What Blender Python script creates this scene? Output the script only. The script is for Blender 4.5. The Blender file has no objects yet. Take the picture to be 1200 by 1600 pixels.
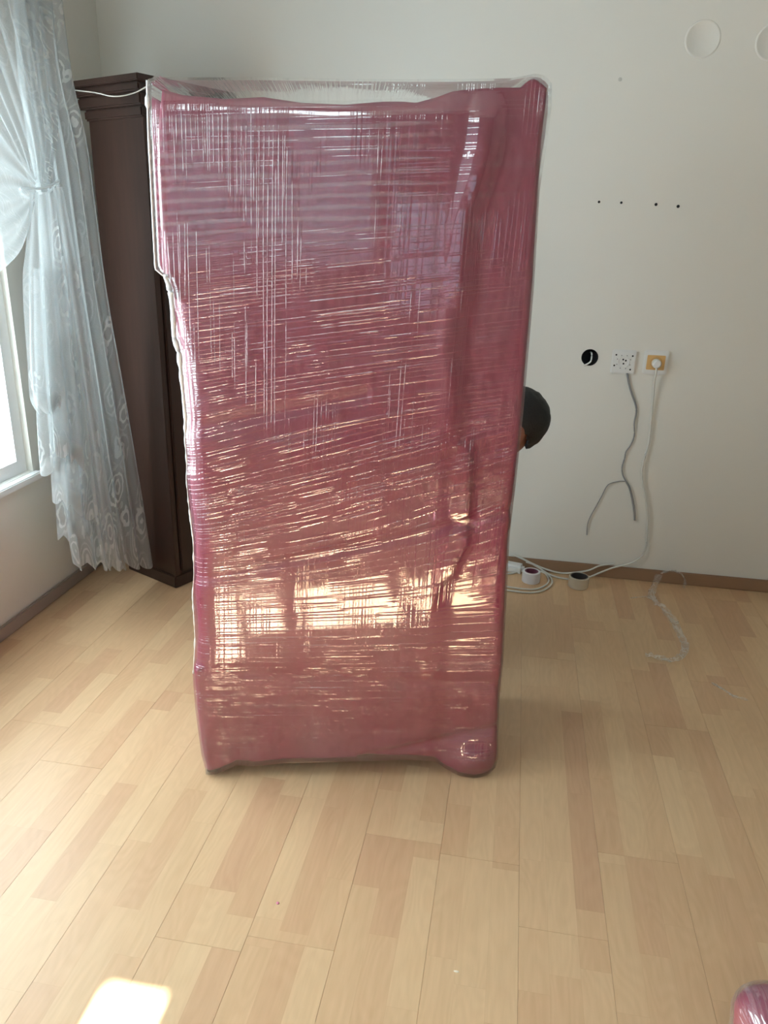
import bpy, bmesh, math, random
from mathutils import Vector, Matrix, noise

random.seed(7)
scene = bpy.context.scene
COL = scene.collection

# ------------------------------------------------------------------ camera
F_PX, PITCH, ROLL, YAW, CAM_H = 1202.0, math.radians(20), math.radians(1.7), math.radians(9.3), 1.457
fw = Vector((-math.sin(YAW) * math.cos(PITCH), math.cos(YAW) * math.cos(PITCH), -math.sin(PITCH)))
rt0 = Vector((math.cos(YAW), math.sin(YAW), 0))
up0 = rt0.cross(fw)
RT = rt0 * math.cos(ROLL) + up0 * math.sin(ROLL)
UP = -rt0 * math.sin(ROLL) + up0 * math.cos(ROLL)
CAMPOS = Vector((0, 0, CAM_H))
cd = bpy.data.cameras.new('camera')
cam = bpy.data.objects.new('camera', cd)
COL.objects.link(cam)
cd.sensor_fit = 'VERTICAL'
cd.sensor_height = 36.0
cd.lens = 36.0 * F_PX / 1600.0
cd.clip_start = 0.02
m = Matrix((RT, UP, -fw)).transposed().to_4x4()
m.translation = CAMPOS
cam.matrix_world = m
scene.camera = cam

# ------------------------------------------------------------------ light
SUN_TAN = 1.18                       # height over run of the sunlight, which comes straight along +Y
world = bpy.data.worlds.new('daylight_sky')
scene.world = world
world.use_nodes = True
bg = world.node_tree.nodes['Background']
bg.inputs[0].default_value = (0.83, 0.945, 1.0, 1)
bg.inputs[1].default_value = 9.0
sd = bpy.data.lights.new('sun', 'SUN')
sd.energy = 80.0
sd.angle = math.radians(0.6)
sd.color = (1.0, 0.95, 0.86)
sun = bpy.data.objects.new('sun', sd)
COL.objects.link(sun)
sun.rotation_euler = (math.pi / 2 - math.atan(SUN_TAN), 0, 0)   # points along +Y and down

def portal(name, loc, rot, sx, sy):
    d = bpy.data.lights.new(name, 'AREA')
    d.shape = 'RECTANGLE'; d.size = sx; d.size_y = sy
    d.cycles.is_portal = True
    o = bpy.data.objects.new(name, d); COL.objects.link(o)
    o.location = loc; o.rotation_euler = rot

vs = scene.view_settings
vs.view_transform = 'Standard'; vs.look = 'None'; vs.gamma = 1.0
vs.exposure = 0.36
vs.use_curve_mapping = False
scene.cycles.use_denoising = True
scene.cycles.max_bounces = 12
scene.cycles.diffuse_bounces = 6
scene.cycles.transparent_max_bounces = 24
scene.cycles.sample_clamp_indirect = 40.0
scene.cycles.caustics_reflective = False
scene.cycles.caustics_refractive = False

# room measures
XL, XR, YB, YR, ZC = -1.785, 2.80, 3.35, -1.60, 3.36
W1 = (0.75, 2.555, 0.56, 1.98)             # left window: y0, y1, z0, z1
W2 = (-0.71, 0.50, 2.457, 3.245)            # invented transom in the rear wall, shaped to land the sun patches: x0, x1, z0, z1
W3 = (0.62, 1.30, 0.90, 1.70)              # second invented rear window, for the bluish reflections in the film
W4 = (-0.95, 0.55, 1.22, 2.36)              # unseen rear window invented to sit behind the added louvred blind
W5 = (-0.75, 0.35, 0.56, 1.98)             # unseen window added in the left wall for cool fill light: y0, y1, z0, z1
portal('daylight_portal_a', (XL - 0.06, (W1[0] + W1[1]) / 2, (W1[2] + W1[3]) / 2), (0, -math.pi / 2, 0), W1[3] - W1[2], W1[1] - W1[0])
portal('daylight_portal_b', ((W3[0] + W3[1]) / 2, YR - 0.06, (W3[2] + W3[3]) / 2), (math.pi / 2, 0, 0), W3[1] - W3[0], W3[3] - W3[2])
portal('daylight_portal_d', (XL - 0.06, (W5[0] + W5[1]) / 2, (W5[2] + W5[3]) / 2), (0, -math.pi / 2, 0), W5[3] - W5[2], W5[1] - W5[0])
portal('daylight_portal_c', ((W2[0] + W2[1]) / 2, YR - 0.06, (W2[2] + W2[3]) / 2), (math.pi / 2, 0, 0), W2[1] - W2[0], W2[3] - W2[2])

# ------------------------------------------------------------------ helpers
def ray(x, y):
    return fw + RT * ((x - 600) / F_PX) - UP * ((y - 800) / F_PX)

def on_plane(x, y, n, k):
    d = ray(x, y); n = Vector(n)
    return CAMPOS + d * ((k - n.dot(CAMPOS)) / n.dot(d))

def on_floor(x, y, z=0.0):
    return on_plane(x, y, (0, 0, 1), z)

def lerp(a, b, t):
    return a + (b - a) * t

def smooth(a, b, x):
    t = min(1.0, max(0.0, (x - a) / (b - a)))
    return t * t * (3 - 2 * t)

def interp(pts, x):
    if x <= pts[0][0]: return pts[0][1]
    for (a, va), (b, vb) in zip(pts, pts[1:]):
        if x <= b:
            return va + (vb - va) * (x - a) / (b - a) if b > a else vb
    return pts[-1][1]

def nz(x, y, z=0.0):
    return noise.noise(Vector((x, y, z)))

def obj_from(name, verts, faces, mat, parent=None, smooth_shade=True, uvs=None):
    me = bpy.data.meshes.new(name)
    me.from_pydata([tuple(v) for v in verts], [], faces)
    if smooth_shade:
        me.polygons.foreach_set('use_smooth', [True] * len(me.polygons))
    if uvs:
        ul = me.uv_layers.new(name='UVMap')
        for lo in me.loops:
            ul.data[lo.index].uv = uvs[lo.vertex_index]
    me.update()
    o = bpy.data.objects.new(name, me)
    COL.objects.link(o)
    if mat: me.materials.append(mat)
    if parent: o.parent = parent
    return o

def obj_bm(name, bm, mat, parent=None, smooth_shade=False, angle=40):
    me = bpy.data.meshes.new(name)
    bmesh.ops.recalc_face_normals(bm, faces=bm.faces)
    bm.to_mesh(me); bm.free()
    if smooth_shade:
        me.polygons.foreach_set('use_smooth', [True] * len(me.polygons))
        try: me.set_sharp_from_angle(angle=math.radians(angle))
        except Exception: pass
    o = bpy.data.objects.new(name, me)
    COL.objects.link(o)
    if mat: me.materials.append(mat)
    if parent: o.parent = parent
    return o

def box_bm(bm, x0, x1, y0, y1, z0, z1, bevel=0.0, M=None):
    r = bmesh.ops.create_cube(bm, size=1.0)
    for v in r['verts']:
        v.co = Vector((x0 + (v.co.x + .5) * (x1 - x0), y0 + (v.co.y + .5) * (y1 - y0), z0 + (v.co.z + .5) * (z1 - z0)))
    vs_ = r['verts']
    if bevel > 0:
        es = list({e for v in vs_ for e in v.link_edges})
        rr = bmesh.ops.bevel(bm, geom=es, offset=bevel, segments=2, affect='EDGES')
        vs_ = list({v for f in rr['faces'] for v in f.verts} | {v for v in vs_ if v.is_valid})
    if M is not None:
        for v in vs_: v.co = M @ v.co
    return vs_

def box(name, x0, x1, y0, y1, z0, z1, mat, parent=None, bevel=0.0):
    bm = bmesh.new(); box_bm(bm, x0, x1, y0, y1, z0, z1, bevel)
    return obj_bm(name, bm, mat, parent, bevel > 0, 50)

def catmull(pts, n=8):
    pts = [Vector(p) for p in pts]
    P = [pts[0] * 2 - pts[1]] + pts + [pts[-1] * 2 - pts[-2]]
    out = []
    for i in range(1, len(P) - 2):
        a, b, c, d = P[i - 1:i + 3]
        for k in range(n):
            t = k / n
            out.append(0.5 * ((2 * b) + (c - a) * t + (2 * a - 5 * b + 4 * c - d) * t * t + (3 * b - a - 3 * c + d) * t ** 3))
    out.append(pts[-1])
    return out

def tube(name, path, rad, mat, parent=None, seg=8):
    verts, faces = [], []
    n = len(path)
    up = Vector((0, 0, 1))
    for i, p in enumerate(path):
        t = (path[min(i + 1, n - 1)] - path[max(i - 1, 0)]).normalized()
        a = t.cross(up)
        if a.length < 0.15: a = t.cross(Vector((0, 1, 0)))
        a.normalize(); b = t.cross(a).normalized()
        r = rad[i] if isinstance(rad, (list, tuple)) else rad
        for k in range(seg):
            th = 2 * math.pi * k / seg
            verts.append(p + a * (r * math.cos(th)) + b * (r * math.sin(th)))
    for i in range(n - 1):
        for k in range(seg):
            faces.append((i * seg + k, i * seg + (k + 1) % seg, (i + 1) * seg + (k + 1) % seg, (i + 1) * seg + k))
    faces.append(tuple(range(seg))[::-1]); faces.append(tuple((n - 1) * seg + k for k in range(seg)))
    return obj_from(name, verts, faces, mat, parent)

def lathe_bm(bm, prof, seg=40, M=None):
    rings = []
    for r, z in prof:
        rings.append([bm.verts.new((r * math.cos(2 * math.pi * k / seg), r * math.sin(2 * math.pi * k / seg), z)) for k in range(seg)])
    for a, b in zip(rings, rings[1:]):
        for k in range(seg):
            bm.faces.new((a[k], a[(k + 1) % seg], b[(k + 1) % seg], b[k]))
    if M is not None:
        for r in rings:
            for v in r: v.co = M @ v.co
    return rings

def empty(name, loc=(0, 0, 0), rz=0.0):
    o = bpy.data.objects.new(name, None); COL.objects.link(o)
    o.location = loc; o.rotation_euler = (0, 0, rz); o.empty_display_size = 0.1
    return o

def tag(o, label, cat, group=None):
    o['label'] = label; o['category'] = cat
    if group: o['group'] = group
    return o

def struct(o):
    o['kind'] = 'structure'; return o

# ------------------------------------------------------------------ materials
class NT:
    def __init__(s, name):
        s.mat = bpy.data.materials.new(name); s.mat.use_nodes = True
        s.nt = s.mat.node_tree; s.nt.nodes.clear()
        s.out = s.nt.nodes.new('ShaderNodeOutputMaterial')
    def n(s, typ, inp=None, **kw):
        nd = s.nt.nodes.new(typ)
        for k, v in kw.items(): setattr(nd, k, v)
        if inp:
            for k, v in inp.items(): s.set(nd, k, v)
        return nd
    def set(s, nd, k, v):
        sock = nd.inputs[k]
        if isinstance(v, bpy.types.NodeSocket): s.nt.links.new(v, sock)
        elif isinstance(v, bpy.types.Node): s.nt.links.new(v.outputs[0], sock)
        else: sock.default_value = v
    def math(s, op, a, b=0.0, c=None, clamp=False):
        nd = s.n('ShaderNodeMath', operation=op, use_clamp=clamp)
        s.set(nd, 0, a); s.set(nd, 1, b)
        if c is not None: s.set(nd, 2, c)
        return nd.outputs[0]
    def maprange(s, v, a, b, c=0.0, d=1.0, smoothst=False):
        nd = s.n('ShaderNodeMapRange', interpolation_type='SMOOTHSTEP' if smoothst else 'LINEAR')
        s.set(nd, 0, v); s.set(nd, 1, a); s.set(nd, 2, b); s.set(nd, 3, c); s.set(nd, 4, d)
        return nd.outputs[0]
    def mixc(s, f, a, b):
        nd = s.n('ShaderNodeMix', data_type='RGBA')
        s.set(nd, 0, f); s.set(nd, 6, a); s.set(nd, 7, b)
        return nd.outputs[2]
    def mapping(s, vec, scale=(1, 1, 1), rot=(0, 0, 0), loc=(0, 0, 0)):
        return s.n('ShaderNodeMapping', {'Vector': vec, 'Scale': scale, 'Rotation': rot, 'Location': loc}).outputs[0]
    def noise(s, vec, scale=5.0, detail=2.0, rough=0.5):
        return s.n('ShaderNodeTexNoise', {'Vector': vec, 'Scale': scale, 'Detail': detail, 'Roughness': rough}).outputs[0]
    def coord(s, which='Object'):
        return s.n('ShaderNodeTexCoord').outputs[which]
    def bump(s, h, strength=0.3, dist=0.01, normal=None):
        nd = s.n('ShaderNodeBump', {'Height': h, 'Strength': strength, 'Distance': dist})
        if normal is not None: s.set(nd, 'Normal', normal)
        return nd.outputs[0]
    def principled(s, **kw):
        nd = s.n('ShaderNodeBsdfPrincipled')
        for k, v in kw.items(): s.set(nd, k.replace('_', ' '), v)
        s.nt.links.new(nd.outputs[0], s.out.inputs[0])
        return nd
    def end(s, sh):
        s.nt.links.new(sh if isinstance(sh, bpy.types.NodeSocket) else sh.outputs[0], s.out.inputs[0]); return s.mat

def rgb(r, g, b):
    f = lambda c: (c / 255) / 12.92 if c <= 10 else (((c / 255) + 0.055) / 1.055) ** 2.4
    return (f(r), f(g), f(b), 1)

def simple(name, col, rough=0.5, spec=0.5, bump=0.0, bscale=60, var=0.0, metallic=0.0):
    t = NT(name)
    c = t.coord()
    base = col
    if var:
        nn = t.noise(c, 7.0, 3.0)
        base = t.mixc(nn, tuple(x * (1 - var) for x in col[:3]) + (1,), tuple(min(1, x * (1 + var)) for x in col[:3]) + (1,))
    kw = dict(Base_Color=base, Roughness=rough, Specular_IOR_Level=spec, Metallic=metallic)
    if bump:
        kw['Normal'] = t.bump(t.noise(c, bscale, 3.0), bump, 0.003)
    t.principled(**kw)
    return t.mat

# wall paint
t = NT('painted_plaster'); c = t.coord()
big = t.noise(c, 1.3, 3.0); fine = t.noise(c, 90.0, 2.0)
t.principled(Base_Color=t.mixc(big, (0.70, 0.69, 0.64, 1), (0.76, 0.75, 0.70, 1)), Roughness=0.6, Specular_IOR_Level=0.3,
             Normal=t.bump(fine, 0.12, 0.002, t.bump(t.noise(c, 3.5, 2.0), 0.12, 0.03)))
M_WALL = t.mat
t = NT('beige_paint'); c = t.coord()
t.principled(Base_Color=t.mixc(t.noise(c, 1.5, 3.0), (0.36, 0.33, 0.29, 1), (0.42, 0.39, 0.34, 1)), Roughness=0.7)
M_WALL2 = t.mat  # unseen walls made darker to cut bounced light
t = NT('painted_ceiling'); c = t.coord()
t.principled(Base_Color=(0.66, 0.66, 0.64, 1), Roughness=0.8, Normal=t.bump(t.noise(c, 60.0), 0.1, 0.002))
M_CEIL = t.mat

# laminate board: three printed strips per board, each cut in staves
BW, BL = 0.1955, 1.205
t = NT('laminate_board'); c = t.coord()
oi = t.n('ShaderNodeObjectInfo').outputs['Random']
sep = t.n('ShaderNodeSeparateXYZ', {0: c})
sx = t.math('DIVIDE', t.math('ADD', sep.outputs[0], BW / 2), BW / 3)
strip = t.math('FLOOR', sx)
r1 = t.n('ShaderNodeTexWhiteNoise', {'Vector': t.n('ShaderNodeCombineXYZ', {0: strip, 1: t.math('MULTIPLY', oi, 91.7), 2: 3.3})}, noise_dimensions='3D').outputs[0]
sy = t.math('ADD', t.math('DIVIDE', sep.outputs[1], 0.40), t.math('MULTIPLY', r1, 5.0))
seg = t.math('FLOOR', sy)
rn = t.n('ShaderNodeTexWhiteNoise', {'Vector': t.n('ShaderNodeCombineXYZ', {0: strip, 1: t.math('MULTIPLY', oi, 57.1), 2: seg})}, noise_dimensions='3D')
r2 = rn.outputs[0]
stave = t.n('ShaderNodeValToRGB', {0: r2})
cr = stave.color_ramp
cr.elements[0].position = 0.0; cr.elements[0].color = (0.575, 0.360, 0.215, 1)
cr.elements[1].position = 1.0; cr.elements[1].color = (0.680, 0.480, 0.285, 1)
e = cr.elements.new(0.28); e.color = (0.625, 0.415, 0.242, 1)
e = cr.elements.new(0.65); e.color = (0.652, 0.450, 0.265, 1)
gv = t.n('ShaderNodeCombineXYZ', {0: t.math('MULTIPLY', sep.outputs[0], 1.0), 1: t.math('MULTIPLY', sep.outputs[1], 0.085), 2: t.math('MULTIPLY', r2, 40.0)})
grain = t.noise(gv, 75.0, 5.0, 0.6)
gv2 = t.n('ShaderNodeCombineXYZ', {0: sep.outputs[0], 1: t.math('MULTIPLY', sep.outputs[1], 0.22), 2: t.math('MULTIPLY', r2, 23.0)})
cath = t.noise(gv2, 13.0, 1.0)
rings = t.math('SINE', t.math('MULTIPLY', cath, 75.0))
g = t.math('ADD', t.math('MULTIPLY', t.math('SUBTRACT', grain, 0.5), 0.55), t.math('MULTIPLY', rings, 0.045))
gcol = t.mixc(t.math('ADD', 0.5, g, clamp=True), (0.80, 0.74, 0.68, 1), (1.18, 1.20, 1.22, 1))
colr = t.n('ShaderNodeMix', data_type='RGBA', blend_type='MULTIPLY')
t.set(colr, 0, 1.0); t.set(colr, 6, stave); t.set(colr, 7, gcol)
# printed seams between the staves
fx = t.math('ABSOLUTE', t.math('SUBTRACT', t.math('FRACT', sx), 0.5))
fy = t.math('ABSOLUTE', t.math('SUBTRACT', t.math('FRACT', sy), 0.5))
seam = t.math('MAXIMUM', t.maprange(fx, 0.485, 0.5), t.maprange(fy, 0.4975, 0.5))
colf = t.mixc(t.math('MULTIPLY', seam, 0.16), colr.outputs[2], (0.40, 0.22, 0.11, 1))
t.principled(Base_Color=colf, Roughness=t.math('ADD', 0.30, t.math('MULTIPLY', grain, 0.12)), Specular_IOR_Level=0.5,
             Normal=t.bump(grain, 0.06, 0.002, t.bump(t.noise(t.n('ShaderNodeNewGeometry').outputs[0], 6.0, 1.0), 0.05, 0.01)))
M_BOARD = t.mat
M_SUBFLOOR = simple('subfloor', rgb(190, 160, 125), 0.8)
M_SKIRT = simple('wood_skirting', rgb(150, 118, 92), 0.45, var=0.12)
M_SKIRT2 = simple('grey_skirting', rgb(158, 146, 136), 0.45, var=0.08)
M_PVC = simple('white_pvc', (0.80, 0.80, 0.80, 1), 0.35)
t = NT('window_glass')
t.end(t.n('ShaderNodeMixShader', {0: 0.05, 1: t.n('ShaderNodeBsdfTransparent', {0: (0.95, 0.97, 0.97, 1)}), 2: t.n('ShaderNodeBsdfGlossy', {'Roughness': 0.02})}))
M_GLASS = t.mat
t = NT('dimming_grey_glass')
t.end(t.n('ShaderNodeMixShader', {0: 0.06, 1: t.n('ShaderNodeBsdfTransparent', {0: (0.30, 0.325, 0.35, 1)}), 2: t.n('ShaderNodeBsdfGlossy', {'Roughness': 0.03})}))
M_TINT = t.mat  # tint added to dim the sky that the film reflects

# ------------------------------------------------------------------ floor
floor = struct(box('floor', XL - .1, XR + .1, YR - .1, YB + .1, -0.06, -0.009, M_SUBFLOOR))
def board_mesh(x0, x1, y0, y1):
    bm = bmesh.new(); box_bm(bm, x0, x1, y0, y1, -0.008, 0.0, 0.0004)
    me = bpy.data.meshes.new('floor_board'); bm.to_mesh(me); bm.free()
    me.materials.append(M_BOARD); return me
GAP = 0.00012
full = board_mesh(-BW / 2 + GAP, BW / 2 - GAP, -BL / 2 + GAP, BL / 2 - GAP)
X0 = 0.505
ends = {0: 1.61, 2: 1.525, 3: 0.35, 4: 1.203, 5: 1.162, 6: 2.05, 7: 0.85, 8: 1.648, 1: 2.55, 9: 0.6, -1: 2.2, -2: 1.3, -3: 0.8}
k = -10
while True:
    xr = X0 - k * BW; xl = xr - BW
    if xr < XL: break
    if xl < XR:
        e0 = ends.get(k, 0.4 + (k * 0.427) % BL)
        while e0 > YR: e0 -= BL
        y = e0
        while y < YB:
            a, b = max(y, YR), min(y + BL, YB)
            if b - a > 0.02:
                cl, cr_ = max(xl, XL), min(xr, XR)
                if cr_ - cl > 0.02:
                    xm, ym = (xl + xr) / 2, y + BL / 2
                    whole = (a == y and b == y + BL and cl == xl and cr_ == xr)
                    me = full if whole else board_mesh(cl - xm + GAP, cr_ - xm - GAP, a - ym + GAP, b - ym - GAP)
                    o = bpy.data.objects.new('floor_board', me); COL.objects.link(o)
                    o.location = (xm, ym, 0); o.parent = floor
            y += BL
    k += 1

# ------------------------------------------------------------------ walls
TH = 0.12
def wall_with_holes(name, axis, pos, thick, a0, a1, z0, z1, holes, mat=None):
    """wall slab split round rectangular holes (h0,h1,z0,z1); axis 'x' = wall plane at x=pos running along y"""
    bm = bmesh.new()
    xs = sorted({a0, a1} | {h for hh in holes for h in hh[:2]})
    zs = sorted({z0, z1} | {h for hh in holes for h in hh[2:]})
    for i in range(len(xs) - 1):
        for j in range(len(zs) - 1):
            xm, zm = (xs[i] + xs[i + 1]) / 2, (zs[j] + zs[j + 1]) / 2
            if any(h[0] < xm < h[1] and h[2] < zm < h[3] for h in holes): continue
            lo, hi = min(pos, pos + thick), max(pos, pos + thick)
            if axis == 'x': box_bm(bm, lo, hi, xs[i], xs[i + 1], zs[j], zs[j + 1])
            else: box_bm(bm, xs[i], xs[i + 1], lo, hi, zs[j], zs[j + 1])
    bmesh.ops.remove_doubles(bm, verts=bm.verts, dist=1e-5)
    # drop the inner faces shared by two blocks
    seen = {}
    for f in bm.faces:
        cc = f.calc_center_median(); seen.setdefault((round(cc.x, 4), round(cc.y, 4), round(cc.z, 4)), []).append(f)
    bmesh.ops.delete(bm, geom=[f for l in seen.values() if len(l) > 1 for f in l], context='FACES')
    return struct(obj_bm(name, bm, mat or M_WALL))

wall_with_holes('wall_left', 'x', XL, -TH, YR - TH, YB + TH, 0, ZC, [W1, W5])
wall_with_holes('wall_rear', 'y', YR, -TH, XL, XR, 0, ZC, [W2, W3, W4], M_WALL2)
wall_with_holes('wall_right', 'x', XR, TH, YR - TH, YB + TH, 0, ZC, [], M_WALL2)
struct(box('ceiling', XL - TH, XR + TH, YR - TH, YB + TH, ZC, ZC + 0.1, M_CEIL))

# back wall with an open round socket hole
def bw(x, y): return on_plane(x, y, (0, 1, 0), YB)
HJ = bw(921.5, 558.5); RJ = 0.034
hx, hz, hs = HJ.x, HJ.z, 0.05
wall_back = wall_with_holes('wall_back', 'y', YB, TH, XL, XR, 0, ZC, [(hx - hs, hx + hs, hz - hs, hz + hs)])
bm = bmesh.new()
N = 40
ring_o, ring_i, ring_d = [], [], []
for i in range(N):
    th = 2 * math.pi * i / N
    cx, sz = math.cos(th), math.sin(th)
    q = hs / max(abs(cx), abs(sz))
    ring_o.append(bm.verts.new((hx + cx * q, YB, hz + sz * q)))
    ring_i.append(bm.verts.new((hx + cx * RJ, YB, hz + sz * RJ)))
    ring_d.append(bm.verts.new((hx + cx * RJ, YB + 0.05, hz + sz * RJ)))
for i in range(N):
    j = (i + 1) % N
    bm.faces.new((ring_o[i], ring_o[j], ring_i[j], ring_i[i]))
    bm.faces.new((ring_i[i], ring_i[j], ring_d[j], ring_d[i]))
obj_bm('hole_surround', bm, M_WALL, wall_back)

# drill holes and filled patches in the back wall
M_DARK = simple('dark_hole', (0.012, 0.012, 0.014, 1), 0.9)
M_FILL = simple('filler_plaster', (0.735, 0.725, 0.675, 1), 0.65, bump=0.2, bscale=80)
for (px, py, r) in ((936, 315.5, .0050), (970.8, 316.7, .0048), (1025, 319.5, .0058), (1059.5, 322.5, .0060)):
    p = bw(px, py); bm = bmesh.new()
    lathe_bm(bm, [(0.0001, 0.0006), (r * .9, 0.0006), (r, 0.0002)], 14, Matrix.Translation((p.x, YB - 0.0006, p.z)) @ Matrix.Rotation(math.pi / 2, 4, 'X'))
    obj_bm('drill_hole', bm, M_DARK, wall_back, True)
for (px, py, r) in ((1098, 61, .060), (1209, 66, .060)):
    p = bw(px, py); bm = bmesh.new()
    lathe_bm(bm, [(0.0001, 0.0010), (r - .007, 0.0010), (r - .004, 0.0030), (r - .001, 0.0030), (r + .003, -0.0002)], 48, Matrix.Translation((p.x, YB, p.z)) @ Matrix.Rotation(math.pi / 2, 4, 'X'))
    obj_bm('filled_patch', bm, M_FILL, wall_back, True)
p = bw(969, 124); bm = bmesh.new()
lathe_bm(bm, [(0.0001, 0.0020), (.004, 0.0015), (.008, -0.0002)], 7, Matrix.Translation((p.x, YB, p.z)) @ Matrix.Rotation(math.pi / 2, 4, 'X'))
obj_bm('plaster_chip', bm, simple('grey_plaster', (0.55, 0.54, 0.50, 1), 0.9), wall_back, True)

def skirting(name, pts, mat):
    bm = bmesh.new(); box_bm(bm, *pts, 0.004)
    return struct(obj_bm(name, bm, mat, None, True))
skirting('baseboard_back', (XL + .013, XR, YB - 0.013, YB, 0, 0.058), M_SKIRT)
skirting('baseboard_left', (XL, XL + 0.013, YR, YB - .013, 0, 0.055), M_SKIRT2)
skirting('baseboard_right', (XR - 0.013, XR, YR, YB - .013, 0, 0.058), M_SKIRT)

# ------------------------------------------------------------------ windows
def window(name, axis, pos, a0, a1, z0, z1, bars, fr=0.05, sill=None, heads=None, glass=None):
    """PVC frame round panes; bars = list of (a_from, a_to) solid uprights"""
    root = empty(name, (pos, (a0 + a1) / 2, z0) if axis == 'x' else ((a0 + a1) / 2, pos, z0)); struct(root)
    inv = Matrix.Translation(-Vector(root.location))
    def bx(nm, b0, b1, c0, c1, d0, d1, mat, bev=0.004):
        bm = bmesh.new()
        if axis == 'x': box_bm(bm, pos + d0, pos + d1, b0, b1, c0, c1, bev, inv)
        else: box_bm(bm, b0, b1, pos + d0, pos + d1, c0, c1, bev, inv)
        return obj_bm(nm, bm, mat, root, bev > 0)
    s = -1
    for b0, b1 in bars: bx('window_frame', b0, b1, z0 + fr, z1 - fr, s * 0.085, s * 0.025, M_PVC, 0)
    if fr:
        bx('window_frame', a0, a1, z1 - fr, z1, s * 0.084, s * 0.026, M_PVC, 0)
        bx('window_frame', a0, a1, z0, z0 + fr, s * 0.084, s * 0.026, M_PVC, 0)
    if heads:
        for (b0, b1, c0, c1) in heads: bx('window_frame', b0, b1, c0, c1, s * 0.085, s * 0.025, M_PVC, 0)
    edges = sorted(bars)
    for (p0, p1), (q0, q1) in zip(edges, edges[1:]):
        bx('pane', p1, q0, z0 + fr, z1 - fr, s * 0.058, s * 0.052, glass or M_GLASS, 0)
    if sill: bx('window_sill', a0 - .02, a1 + .02, z0 - 0.03, z0 - .002, -0.02, 0.03, M_PVC)
    return root

window('window_1', 'x', XL, *W1, bars=[(W1[0], W1[0] + .05), (1.65, 1.72), (W1[1] - .055, W1[1])], sill=True)
window('invented_transom', 'y', YR, *W2, bars=[(-.712, -.71), (-.59, -.55), (-.43, -.33), (.05, .13), (.50, .502)], fr=0.0,
       heads=[(-.59, .50, 3.015, 3.245)])
window('invented_tinted_window', 'y', YR, *W3, bars=[(W3[0], W3[0] + .04), (0.94, 0.99), (W3[1] - .04, W3[1])], fr=0.04, glass=M_TINT)
window('invented_blind_window', 'y', YR, *W4, bars=[(W4[0], W4[0] + .04), (-.24, -.19), (W4[1] - .04, W4[1])], fr=0.04, glass=M_TINT)
window('added_fill_window', 'x', XL, *W5, bars=[(W5[0], W5[0] + .05), (W5[1] - .05, W5[1])], sill=True)
# unseen louvred blind, added so its slats reflect as bands in the film
M_SLAT = simple('blind_slat', (0.55, 0.54, 0.52, 1), 0.5)
blind = tag(empty('added_louvre_blind', (-0.2, YR + 0.045, W4[2] - .02)), 'unseen white louvre blind added behind the camera to reflect in the film', 'blind')
box('head_rail', -.77, .77, -.03, .03, 1.17, 1.21, M_PVC, blind, 0.003)
bm = bmesh.new(); box_bm(bm, -.76, .76, -.0325, .0325, -.0008, .0008, 0, Matrix.Rotation(math.radians(20), 4, 'X'))
slat_me = bpy.data.meshes.new('slat'); bm.to_mesh(slat_me); bm.free(); slat_me.materials.append(M_SLAT)
zz_ = 0.03
while zz_ < 1.15:
    o = bpy.data.objects.new('slat', slat_me); COL.objects.link(o); o.parent = blind; o.location = (0, 0, zz_); zz_ += 0.056
for x_ in (-.55, 0, .55): tube('ladder_cord', [Vector((x_, -.034, .02)), Vector((x_, -.034, 1.17))], 0.0012, M_SLAT, blind, 6)

# ------------------------------------------------------------------ wrapped cabinet
A = on_floor(320, 1212); B = on_floor(745, 1210)
ub = (B - A).normalized(); BYAW = math.atan2(ub.y, ub.x)
nb = Vector((ub.y, -ub.x, 0)); kb = nb.dot(A)
def uz(x, y):
    P = on_plane(x, y, nb, kb); return ((P - A).dot(ub), P.z)
cabinet = tag(empty('wrapped_cabinet', A, BYAW), 'tall upright cabinet wrapped in pink foam and glossy clear stretch film', 'cabinet')
DEP = 0.40

L_px = [(251,138),(245,207),(244,276),(250,354),(254,393),(258,432),(266,456),(270,500),(271,527),(279,552),(282,585),(289,654),(288,684),(291,725),(290,747),(294,788),(301,844),(302,897),(300,928),(304,999),(301,1050),(306,1111),(309,1134),(315,1178),(321,1200)]
R_px = [(857,136),(850,210),(843,300),(835,440),(829,511),(818,640),(807,745),(796,837),(792,921),(786,1030),(780,1090),(779,1129),(777,1180),(772,1200)]
T_px = [(251,138),(284,147),(350,153),(410,150),(470,159),(540,162),(600,157),(630,157),(651,159),(684,150),(708,141),(732,138),(780,135),(819,135),(830,123),(838,121),(848,128),(857,136)]
B_px = [(321,1209),(341,1204),(371,1191),(397,1193),(415,1191),(443,1188),(560,1185),(643,1182),(680,1186),(692,1195),(715,1206),(741,1210),(760,1206),(772,1198)]
FL_px = [(231,124),(233,200),(238,300),(244,420),(258,432),(266,456),(270,500),(271,527),(279,552),(282,585),(289,654),(287,684),(291,725),(290,747),(294,788),(301,844),(301,897),(300,928),(304,999),(301,1050),(306,1111),(309,1134),(315,1178),(321,1200)]
FR_px = [(862,130),(862,170),(858,205),(844,300),(836,440),(830,511),(819,640),(808,745),(797,837),(793,921),(787,1030),(781,1090),(780,1129),(778,1180),(773,1200)]
FT_px = [(231,124),(238,122),(242,112),(254,121),(300,121),(400,121),(545,123),(700,124),(800,122),(836,115),(852,118),(862,130)]
side = lambda pts: sorted((uz(*p)[1], uz(*p)[0]) for p in pts)
L_, R_, FL_, FR_ = side(L_px), side(R_px), side(FL_px), side(FR_px)
def tb(pts, l, r):
    out = []
    for p in pts:
        u, z = uz(*p); a, b = interp(l, z), interp(r, z)
        out.append((min(1, max(0, (u - a) / (b - a))), max(0.0, z)))
    return sorted(out)
T_, B_ = tb(T_px, L_, R_), tb(B_px, L_, R_)
FT_, FB_ = tb(FT_px, FL_, FR_), tb(B_px, FL_, FR_)

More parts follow.
